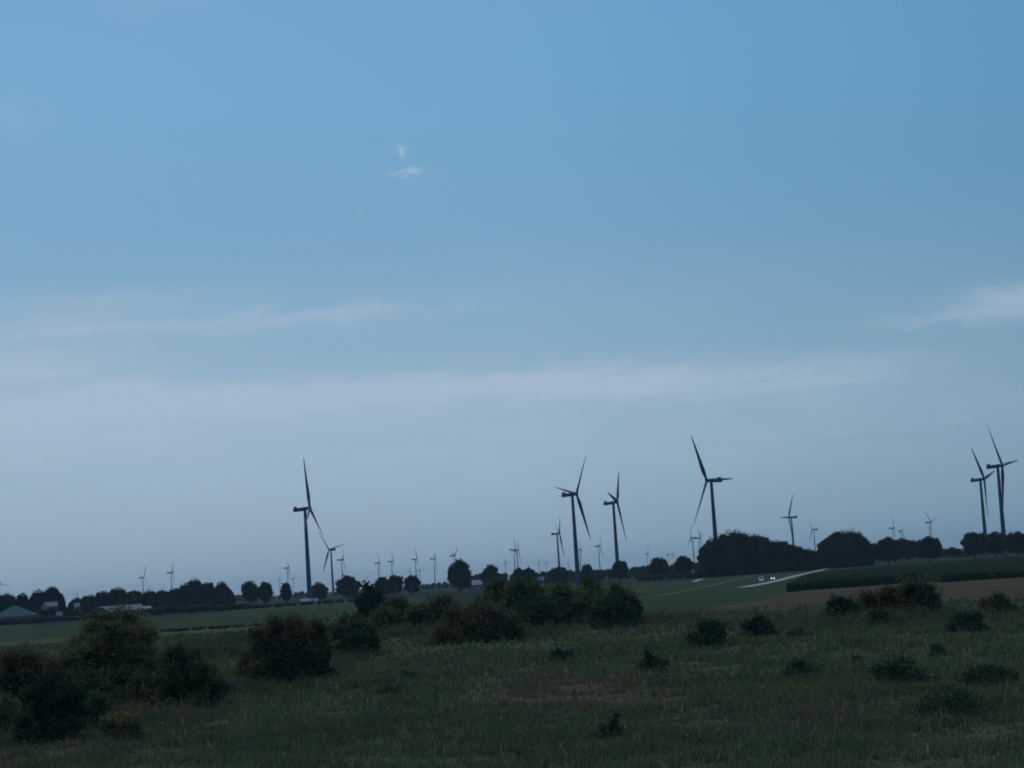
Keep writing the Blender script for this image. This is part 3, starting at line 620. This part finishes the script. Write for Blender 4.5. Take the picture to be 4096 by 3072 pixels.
# ------------------------------------------------------------------ buildings
def gable(loc, rz, L, Wd, eave, ridge, wm, rm, name, label, cat, over=.4, hip=0.0, windows=0, door=True):
    root = empty(name, loc, rz); tag(root, label, cat); wl = MB(); x, y = L / 2, Wd / 2; rx = x * (1 - hip) if hip else x
    if hip: wl.box((0, 0, eave / 2), (L, Wd, eave))
    else:
        wl.add([(-x, -y, 0), (x, -y, 0), (x, y, 0), (-x, y, 0), (-x, -y, eave), (x, -y, eave), (x, y, eave), (-x, y, eave), (-x, 0, ridge - .1), (x, 0, ridge - .1)],
               [(0, 1, 5, 4), (1, 2, 6, 9, 5), (2, 3, 7, 6), (3, 0, 4, 8, 7), (0, 3, 2, 1)])
    wl.build('wall', wm, root); rf = MB(); X, Y = x + over, y + over; sl = (ridge - eave) / y; ez = eave - over * sl + .05; RX = X * (1 - hip)
    for dz in (0,):
        rf.add([(-X, -Y, ez), (X, -Y, ez), (X, Y, ez), (-X, Y, ez), (-RX, 0, ridge + .05), (RX, 0, ridge + .05), (-X, -Y, ez - .2), (X, -Y, ez - .2), (X, Y, ez - .2), (-X, Y, ez - .2), (-RX, 0, ridge - .15), (RX, 0, ridge - .15)],
               [(0, 1, 5, 4), (2, 3, 4, 5), (3, 0, 4), (1, 2, 5), (7, 6, 10, 11), (9, 8, 11, 10), (6, 7, 1, 0), (8, 9, 3, 2), (7, 8, 2, 1), (9, 6, 0, 3)])
    rf.build('roof', rm, root)
    for i in range(windows):
        wx = -x + L * (i + 1) / (windows + 1); wb = MB(); wb.box((wx, -y - .03, eave * .6), (1.2, .1, 1.2)); wb.build('window', M_PANE, root)
    if door: db = MB(); db.box((x * .72 if windows else 0, -y - .04, min(2.2, eave * .8) / 2), (min(3.0, L * .2), .1, min(2.2, eave * .8))); db.build('door', M_GREYR, root)
    return root
def place(px, py, D): p = atD(px, py, D); return (p.x, p.y, float(terr(p.x, p.y)))
az = lambda px: -math.atan2(px - 2048, F)
gable(place(60, 2440, 1390), RD(8), 29, 22, 5.6, 12.4, M_WALLD, M_GREENR, 'green_roofed_hall', 'hall with a broad pale green pyramid roof at the left edge', 'building', hip=.93, windows=5)
gable(place(482, 2440, 1440), RD(6), 29, 13, 2.6, 8.0, M_WALLW, M_WHITE, 'white_roofed_barn', 'long low barn with a white roof before the left grove', 'barn', windows=4)
gable(place(587, 2440, 1440), RD(-20), 7, 6, 3.4, 6.3, M_WALLW, M_WHITE, 'outbuilding', 'small pale shed against the right end of the white roofed barn', 'shed')
gable(place(205, 2440, 1460), RD(4), 8.5, 7, 10.8, 13.6, M_WALLD, M_GREYR, 'tall_house', 'house with a grey roof among the village trees', 'house', windows=2)
gable(place(179, 2440, 1450), RD(80), 5, 2.4, 9.5, 12.4, M_WALLW, M_GREYR, 'tall_house', 'narrow white gable beside the grey roofed house', 'house', door=False)
gable(place(309, 2440, 1470), RD(10), 3.6, 4, 9.6, 11.8, M_WALLW, M_WHITE, 'tall_house', 'white house end showing at the left end of the grove', 'house')
gable(place(236, 2440, 1350), RD(0), 3, 3, 4.2, 6.6, M_WALLW, M_WHITE, 'garden_shed', 'tiny white shed in the scrub below the village trees', 'shed')
gable(place(1909, 2330, 1950), RD(4), 19, 12, 5.2, 9.6, M_WALLD, M_WHITE, 'white_roofed_shed', 'white roofed shed between the tallest tree and the egg shaped tree', 'shed')
gable(place(1228, 2390, 1600), RD(0), 9, 6, 1.6, 3.6, M_WALLW, M_WHITE, 'polytunnel', 'low white shed left of the foot of the tall left turbine', 'shed')
gable(place(1258, 2390, 1600), RD(0), 4.5, 5, 1.6, 3.4, M_WALLW, M_WHITE, 'polytunnel', 'low white shed right of the foot of the tall left turbine', 'shed')
gable(place(2165, 2320, 1900), RD(0), 5, 5, 5.6, 8.6, M_WALLW, M_WHITE, 'small_house', 'tiny white house in the gap behind the thicket', 'house')
gable(place(2148, 2320, 1900), RD(0), 4, 4, 4.6, 7.0, M_WALLW, M_GREYR, 'small_house', 'tiny grey roofed house beside the white one in the gap', 'house')

# ------------------------------------------------------------------ vehicles
def vehicle(px, py, rz, L, Wd, H, body, name, label, cat, lit=False, van=False, D=None):
    p = G(px, py) if D is None else Vector(place(px, py, D)); root = empty(name, (p.x, p.y, p.z + .16), rz); tag(root, label, cat)
    b = MB(); w = Wd / 2
    if van: prof = [(-.5, .25), (-.5, .96), (-.47, 1), (.22, 1), (.36, .62), (.49, .5), (.5, .25)]
    else: prof = [(-.5, .3), (-.49, .62), (-.40, .68), (-.28, .98), (.08, 1), (.24, .68), (.47, .58), (.5, .3)]
    r1 = [(x * L, -w, z * H) for x, z in prof]; r2 = [(x * L, w, z * H) for x, z in prof]
    r0 = [(x * L * .97, -w * .80 if z > .7 else -w, z * H) for x, z in prof]; r3 = [(x * L * .97, w * .80 if z > .7 else w, z * H) for x, z in prof]
    b.rings([r0, r3] if not van else [r1, r2]); b.build('body', body, root)
    ws = MB(); x0, x1 = ((.225, .355) if van else (.095, .235)); z0_, z1_ = ((.97, .64) if van else (.97, .70)); e = .02
    ws.add([(x0 * L + e, -w * .7, z0_ * H), (x0 * L + e, w * .7, z0_ * H), (x1 * L + e + .03, w * .8, z1_ * H), (x1 * L + e + .03, -w * .8, z1_ * H)], [(0, 1, 2, 3)]); ws.build('windscreen', M_PANE, root)
    for s in (-1, 1):
        sw = MB(); xa, xb = ((.0, .24) if van else (-.3, .15)); sw.box(((xa + xb) / 2 * L, s * (w * (1.0 if van else .9) + .01), H * .8), ((xb - xa) * L, .06, H * .2)); sw.build('side_window', M_PANE, root)
        hl = MB(); hl.box((L * .5 + .01, s * w * .72, H * .45), (.08, .26, .18)); hl.build('headlight', M_LAMPON if lit else M_LAMP, root)
        for x in (-.32, .32):
            wh = MB(); wh.tube([(x * L, s * (w - .16), .16), (x * L, s * (w + .04), .16)], [.33, .33], 14); wh.build('wheel', M_TYRE, root)
    return root
fr = math.radians(-110)
vehicle(3046, 2331, RD(-98), 4.8, 1.95, 2.3, M_CARW, 'white_van', 'white van coming down the pale road, the nearest vehicle', 'van', van=True)
vehicle(3092, 2321, RD(-98), 4.4, 1.8, 1.6, M_CARW, 'white_car', 'white car with bright headlights behind the nearest van', 'car', lit=True)
vehicle(3292, 2276, RD(-100), 6.5, 2.3, 2.8, M_CARG, 'grey_van', 'grey van far up the road under the trees', 'van', van=True)
vehicle(3340, 2270, RD(-60), 4.6, 2.0, 2.6, M_CARW, 'white_van', 'small white van at the foot of the huge domed tree', 'van', van=True)
vehicle(2857, 2302, RD(185), 4.4, 1.8, 1.7, M_CARW, 'white_car', 'white car parked side on at the foot of the great grove', 'car')
vehicle(2890, 2302, RD(100), 4.2, 1.8, 1.6, M_CARG, 'grey_car', 'grey car parked at the foot of the great grove beyond the orange marker', 'car')
pp = G(2875, 2304); pst = empty('marker_post', pp); tag(pst, 'short orange marker post between the two parked cars', 'post')
mb = MB(); mb.tube([(0, 0, 0), (0, 0, 2.6)], [.09, .08], 8); mb.build('post', M_WALLD, pst); mb = MB(); mb.box((0, -.11, 2.2), (.9, .06, .9)); mb.build('sign_plate', M_ORANGE, pst)

# ------------------------------------------------------------------ shrubs on the near ground
def shrub(cx, top, base, hw, m, label, leafd=1.0, flat=False, spike=None, name='wild_shrub', seed=None, n=None, cat='shrub', group='shrubs scattered over the rough grass'):
    p = G(cx * K, base * K); D = math.hypot(p.x, p.y); v = ray(cx * K, top * K); H = CAMZ + v.z / math.hypot(v.x, v.y) * D - p.z; R = hw * 1.13 * K / F * D
    rng = rs(int(cx * 3 + base) if seed is None else seed); root = empty(name, p); root.location.y += R * .5; tag(root, label, cat, group)
    L = []; nl = n or int(16 + R * H * 4.5)
    for i in range(nl):
        a = i * 2.399 + rng.uniform(-.6, .6); rr = math.sqrt(rng.uniform(0, 1)) * .9; dome = math.sqrt(max(.04, 1 - rr * rr)) ** (.8 if not flat else 1)
        z = H * dome * rng.uniform(.08, 1.0) ** .7 * rng.uniform(.86, 1.0); s = rng.uniform(.09, .20) * min(R, H * 1.2) * (1.25 if R < 1.5 else 1)
        f = rng.uniform(.75, 1.3, 3); L.append((math.cos(a) * rr * R, math.sin(a) * rr * R * .8, max(s * .5, z - s * .6), s * 1.25 * f[0], s * 1.25 * f[1], s * f[2]))
    L.append((0, 0, H * .36, R * .66, R * .55, H * .40))
    L = np.array(L); k = L[:, 2] + L[:, 5]; L[:, 2] += (H - k.max()) * (k > .8 * k.max())
    if spike:
        L[:, 2] *= .62; L[:, 5] *= .75
        for t in np.linspace(0, 1, 9): L = np.vstack([L, (spike * R * (.1 + .6 * t), 0, H * (.4 + .56 * t), R * (.30 - .24 * t), R * (.26 - .2 * t), H * .10)])
    leaf = max(.09, .0013 * D); nlv = int(min(50000, (R * H * 11 + R * R * 5) / (leaf * leaf * .5) * (1.7 if H > 2.2 else 1.1) * leafd))
    me = foliage('foliage', L, nlv, leaf, m, rng, core=.5 if H > 2.2 else (.34 if leafd > .45 else .2), spread=(.45, 1.3), sprays=int(R * H * 26 * leafd) + 45, sprlen=(.32 if H > 2.2 else .26) * min(H, 2.8) + .1, zmin=.03, asp=.6); link('foliage', me, root)
    st = MB()
    for i in range(6):
        a = i * 1.05 + rng.uniform(0, .4); st.tube([(0, 0, 0), (math.cos(a) * R * .2, math.sin(a) * R * .2, H * .4), (math.cos(a) * R * .45, math.sin(a) * R * .4, H * .75)], [.03 + H * .012, .02 + H * .008, .012], 6)
    st.build('stem', M_BARK, root, True)
    return root
SH = [(235, 1310, 1528, 100, M_BUSHY, 'tallest yellowish shrub of the large thicket at the left', {}),
      (300, 1392, 1520, 55, M_BUSHY, 'yellowish shrub leaning on the right side of the tallest left shrub', {}),
      (150, 1395, 1515, 50, M_BUSHY, 'low yellowish shrub on the left side of the tallest left shrub', {}),
      (285, 1326, 1500, 52, M_BUSHY, 'rounded yellowish crown fused to the right flank of the tallest left shrub', {}),
      (205, 1495, 1580, 40, M_BUSH, 'low olive shrub just right of the blackest one', {}),
      (330, 1420, 1535, 48, M_BUSH, 'olive shrub filling the gap before the dark yellow tipped one', {}),
      (185, 1440, 1545, 50, M_BUSH, 'olive shrub at the foot of the tallest left shrub', {}),
      (55, 1398, 1545, 85, M_BUSHR, 'brown tinged dark shrub at the left edge of the thicket', {}),
      (-10, 1420, 1530, 55, M_BUSHG, 'dark shrub cut by the left edge behind the brown tinged one', {}),
      (108, 1462, 1612, 70, M_BUSHG, 'blackest shrub at the bottom left, nearest to the viewer', {}),
      (12, 1505, 1598, 32, M_BUSHY, 'small yellow brown shrub at the left edge beside the blackest one', {}),
      (392, 1388, 1545, 66, M_BUSH, 'dark shrub with yellow tips at the right of the left thicket', {}),
      (448, 1440, 1530, 38, M_BUSHR, 'low reddish brown shrub ending the left thicket', {}),
      (350, 1468, 1545, 42, M_BUSHG, 'dark low shrub at the foot of the left thicket', {}),
      (250, 1545, 1600, 45, M_BUSHY, 'low pale weedy shrub in front of the left thicket', dict(flat=True)),
      (620, 1330, 1472, 84, M_BUSHR, 'big round dark shrub with reddish top standing alone left of centre', {}),
      (545, 1400, 1462, 32, M_BUSHR, 'low reddish shrub at the left foot of the big round one', {}),
      (635, 1400, 1474, 70, M_BUSHG, 'dark lower growth in front of the big round shrub', {}),
      (692, 1352, 1462, 26, M_BUSHY, 'yellowish shrub pressed to the right side of the big round one', {}),
      (752, 1326, 1412, 55, M_BUSH, 'shrub with yellow top right of the big round one', {}),
      (775, 1365, 1420, 42, M_BUSHG, 'low dark shrub below the yellow topped one', {}),
      (800, 1261, 1345, 30, M_BUSHG, 'dark green pointed shrub reaching the skyline', {}),
      (857, 1292, 1358, 38, M_BUSH, 'green shrub right of the dark pointed one', {}),
      (905, 1310, 1365, 32, M_BUSH, 'low green shrub between the pointed one and the brown thicket', {}),
      (1270, 1275, 1350, 34, M_BUSH, 'olive shrub before the foot of the wide Y turbine', {}),
      (830, 1310, 1362, 34, M_BUSH, 'small olive shrub at the right foot of the dark pointed one', {}),
      (955, 1290, 1358, 45, M_BUSHR, 'brownish shrub at the left of the middle thicket', {}),
      (1035, 1300, 1390, 92, M_BUSHR, 'large brown shrub in front of the middle thicket', {}),
      (1085, 1252, 1335, 45, M_BUSH, 'green topped shrub of the middle thicket, below the twin turbines', {}),
      (1140, 1256, 1350, 50, M_BUSH, 'tall green shrub in the heart of the middle thicket', {}),
      (1175, 1290, 1358, 75, M_BUSHG, 'dark low growth at the foot of the middle thicket', {}),
      (1215, 1262, 1350, 45, M_BUSH, 'green shrub of the middle thicket just left of the large turbine', {}),
      (1290, 1250, 1345, 45, M_BUSH, 'shrub of the middle thicket just right of the large turbine foot', {}),
      (1335, 1258, 1352, 48, M_BUSH, 'high rounded shrub ending the middle thicket', {}),
      (1330, 1300, 1357, 52, M_BUSHG, 'dark base shrub at the right end of the middle thicket', {}),
      (1538, 1341, 1397, 36, M_BUSHG, 'lone dark cone shaped shrub right of the middle thicket', {}),
      (1642, 1330, 1378, 35, M_BUSHG, 'lone dark shrub right of the cone shaped one', {}),
      (1722, 1362, 1378, 20, M_BUSHG, 'very low dark shrub right of the two lone shrubs', dict(flat=True)),
      (1413, 1403, 1455, 34, M_BUSHG, 'small dark shrub with a pointed tip like an ear', dict(spike=-.5)),
      (1733, 1431, 1469, 34, M_BUSHG, 'small square dark shrub above the yellow grass', {}),
      (1822, 1286, 1343, 36, M_BUSHG, 'dark green shrub at the left end of the brown group', {}),
      (1882, 1280, 1335, 32, M_BUSHR, 'low brown shrub in the middle of the brown group', {}),
      (1937, 1268, 1333, 34, M_BUSHR, 'rounded brown shrub next to the largest of the brown group', {}),
      (1992, 1253, 1332, 46, M_BUSHR, 'largest reddish brown shrub of the brown group', {}),
      (1910, 1322, 1350, 40, M_BUSHG, 'low dark shrub below the brown group', dict(flat=True)),
      (2096, 1324, 1366, 38, M_BUSHG, 'dark rounded shrub right of the brown group', {}),
      (2163, 1282, 1330, 32, M_BUSHR, 'faint brown shrub against the bare field at the right', {}),
      (1945, 1418, 1482, 62, M_BUSHG, 'broad loose dark shrub in the lower right grass', dict(leafd=.35, flat=True)),
      (2145, 1440, 1484, 62, M_BUSHG, 'broad low dark shrub near the right edge', dict(leafd=.4, flat=True)),
      (2065, 1495, 1545, 72, M_BUSHG, 'dark green spreading shrub low in the right corner', dict(leafd=.3, flat=True)),
      (1212, 1408, 1430, 24, M_BUSHG, 'tiny dark green clump in the middle of the grass', dict(flat=True)),
      (1325, 1548, 1606, 40, M_BUSHG, 'small dark sprig shrub near the bottom middle', dict(spike=.3, leafd=.6)),
      (2026, 1397, 1418, 12, M_BUSHG, 'tiny upright dark tuft in the right grass', {}),
      (1855, 1420, 1440, 16, M_BUSHG, 'small dark tuft left of the broad loose shrub', {}),
      (880, 1455, 1472, 22, M_BUSHG, 'small dark clump on the slope left of centre', dict(flat=True, leafd=.6)),
      (840, 1488, 1500, 30, M_BUSHR, 'very low brown clump below the small dark one on the slope', dict(flat=True, leafd=.6))]
for cx, top, base, hw, m, lab, kw in SH: shrub(cx, top, base, hw, m, lab, **kw)

# ------------------------------------------------------------------ grass
EDGE = ([0, 230, 560, 1024, 1400, 1700, 2100, 2545, 2750, 3000, 3300, 3600, 4096], [2569, 2551, 2528, 2500, 2474, 2450, 2448, 2462, 2456, 2443, 2426, 2412, 2394])
def proj(x, y):
    z = terr(x, y) - CAMZ; m = np.array(CM.transposed()); p = np.stack([x, y, z], 0); q = m @ p; return 2048 + F * q[0] / -q[2], 1536 - F * q[1] / -q[2]
def grass():
    rng = rs(21); V = []
    for (y0, y1, nt_, nb, h0, h1, w) in ((38, 80, 60000, 5, .10, .30, .028), (80, 140, 50000, 4, .12, .36, .045), (140, 330, 40000, 3, .16, .45, .10)):
        y = np.sqrt(rng.uniform(y0 ** 2, y1 ** 2, nt_)); x = rng.uniform(-1, 1, nt_) * (y * .275 + 3)
        cl = np.sin(x * .9 + 3 * np.sin(y * .31)) * np.cos(y * .5 + 2 * np.sin(x * .23)); hh = 1 + .45 * cl + .2 * np.sin(x * 2.7 + y * 1.9)
        qx, qy = proj(x, y); keep = (rng.rand(nt_) < (.55 + .4 * cl)) & (qy > np.interp(qx, *EDGE) + rng.normal(-2, 7, nt_) + 7 * np.sin(x * .12) * np.sin(x * .05 + 2) + 4 * np.sin(x * .6)); x, y, hh = x[keep], y[keep], hh[keep]; n = len(x)
        X = np.repeat(x, nb) + rng.normal(0, .09, n * nb); Y = np.repeat(y, nb) + rng.normal(0, .12, n * nb); Z = terr(X, Y) - .02
        h = np.repeat(hh, nb) * rng.uniform(h0, h1, n * nb) * np.where(rng.rand(n * nb) < .04, 1.8, 1); a = rng.uniform(0, math.pi, n * nb); wd = w * rng.uniform(.6, 1.4, n * nb)
        lx, ly = rng.normal(0, .35, n * nb) * h, rng.normal(0, .35, n * nb) * h
        A = np.stack([X - np.cos(a) * wd, Y - np.sin(a) * wd, Z], 1); B = np.stack([X + np.cos(a) * wd, Y + np.sin(a) * wd, Z], 1); C = np.stack([X + lx, Y + ly, Z + h], 1)
        V.append(np.stack([A, B, C], 1).reshape(-1, 3))
    V = np.concatenate(V); nf = len(V) // 3
    tag(link('wild_grass', mesh_np('wild_grass', V, np.arange(len(V)), np.full(nf, 3), [M_GRASS])), 'rough uncut grass and weeds over the near ground', 'grass', kind='stuff')
    n = 170; y = np.sqrt(rng.uniform(50 ** 2, 120 ** 2, n)); x = rng.uniform(-1, 1, n) * y * .27; z = terr(x, y) + rng.uniform(.2, .42, n); s = rng.uniform(.02, .05, n) * (y / 60) ** .6
    q = np.stack([np.stack([x - s, y, z], 1), np.stack([x, y - s * .6, z + s * .5], 1), np.stack([x + s, y, z + s * .2], 1), np.stack([x, y + s * .6, z + s], 1)], 1).reshape(-1, 3)
    tag(link('wild_flowers', mesh_np('wild_flowers', q, np.arange(4 * n), np.full(n, 4), [M_FLOWER])), 'tiny pale flower heads dotted through the grass', 'flowers', kind='stuff')
grass()

# ------------------------------------------------------------------ tall weeds that knit the shrubs to the grass
def weeds():
    rng = rs(77); P = []
    def patch(cx, cy, rx, ry, n, h):      # view pixels, metres
        p = G(cx * K, cy * K); k = rng.normal(size=(n, 2)) * .5; P.append(np.stack([p.x + k[:, 0] * rx, p.y + k[:, 1] * ry, np.full(n, h)], 1))
    for cx, top, base, hw, m, lab, kw in SH:
        D = G(cx * K, base * K).y; w = hw * K / F * D; patch(cx, base, w * 1.5, max(1.0, w * .9), int(14 + w * 34), .35 + .12 * min(w, 4))
    for a in [(230, 1560, 4, 2.5, 420, .8), (300, 1530, 3, 2, 320, 1.0), (150, 1540, 3, 2, 300, 1.0), (235, 1580, 3, 1.6, 260, .7), (400, 1560, 3, 1.6, 240, .6), (20, 1620, 2, 1.2, 160, .6), (60, 1600, 2.5, 2, 200, .6), (330, 1500, 3, 3, 240, .9), (480, 1420, 5, 6, 420, .8), (520, 1390, 6, 8, 380, .9), (720, 1440, 3, 4, 160, .7),
              (870, 1375, 5, 7, 300, .8), (930, 1350, 7, 9, 420, 1.0), (1130, 1380, 5, 5, 240, .8), (1390, 1345, 7, 9, 260, .7), (1700, 1350, 14, 10, 500, .6), (1860, 1350, 9, 7, 360, .7), (2050, 1345, 10, 8, 320, .6),
              (2090, 1550, 4, 3, 260, .35), (1930, 1500, 4, 3, 220, .35), (1500, 1480, 6, 4, 200, .4), (1750, 1470, 5, 4, 220, .35), (1600, 1600, 5, 2, 200, .35), (1000, 1560, 5, 3, 220, .4), (700, 1600, 5, 2.5, 220, .4),
              (500, 1500, 4, 4, 240, .45), (1200, 1600, 4, 2, 160, .35), (850, 1480, 5, 4, 200, .4), (1300, 1420, 8, 6, 220, .4)]: patch(*a)
    P = np.concatenate(P); n = len(P); nl = 11; hh = P[:, 2] * rng.uniform(.45, 1.35, n); D = P[:, 1]; x = P[:, 0]; y = P[:, 1]; z = terr(x, y)
    lean = rng.normal(0, .22, (n, 2)) * hh[:, None]; V = []
    w = .010 * (D / 60)
    A = np.stack([x - w, y, z], 1); B = np.stack([x + w, y, z], 1); C = np.stack([x + lean[:, 0], y + lean[:, 1], z + hh], 1); V.append(np.stack([A, B, C], 1).reshape(-1, 3))
    t = rng.uniform(.15, 1.05, (n, nl)); c = np.stack([x[:, None] + lean[:, :1] * t, y[:, None] + lean[:, 1:] * t, z[:, None] + hh[:, None] * t], -1).reshape(-1, 3)
    sz = np.repeat(np.maximum(.05, .0011 * D), nl) * rng.uniform(.6, 1.5, n * nl); c += rng.normal(0, 1, c.shape) * sz[:, None] * 1.1
    d1 = rng.normal(size=c.shape); d1 /= np.linalg.norm(d1, axis=1)[:, None]; d2 = np.cross(d1, rng.normal(size=c.shape)); d2 /= np.linalg.norm(d2, axis=1)[:, None]
    V.append(np.stack([c - d1 * sz[:, None] * .6, c + d2 * sz[:, None] * .4, c + d1 * sz[:, None] * .6], 1).reshape(-1, 3))
    V = np.concatenate(V); V[:, 2] = np.maximum(V[:, 2], terr(V[:, 0], V[:, 1]) - .02)
    tag(link('tall_weeds', mesh_np('tall_weeds', V, np.arange(len(V)), np.full(len(V) // 3, 3), [M_WEED])), 'loose tall weeds around the shrubs and in patches of the meadow', 'weeds', kind='stuff')
M_WEED = leafmat('weed leaves', (.040, .064, .040), (.105, .125, .062), (.150, .120, .078), .25, .3)
weeds()
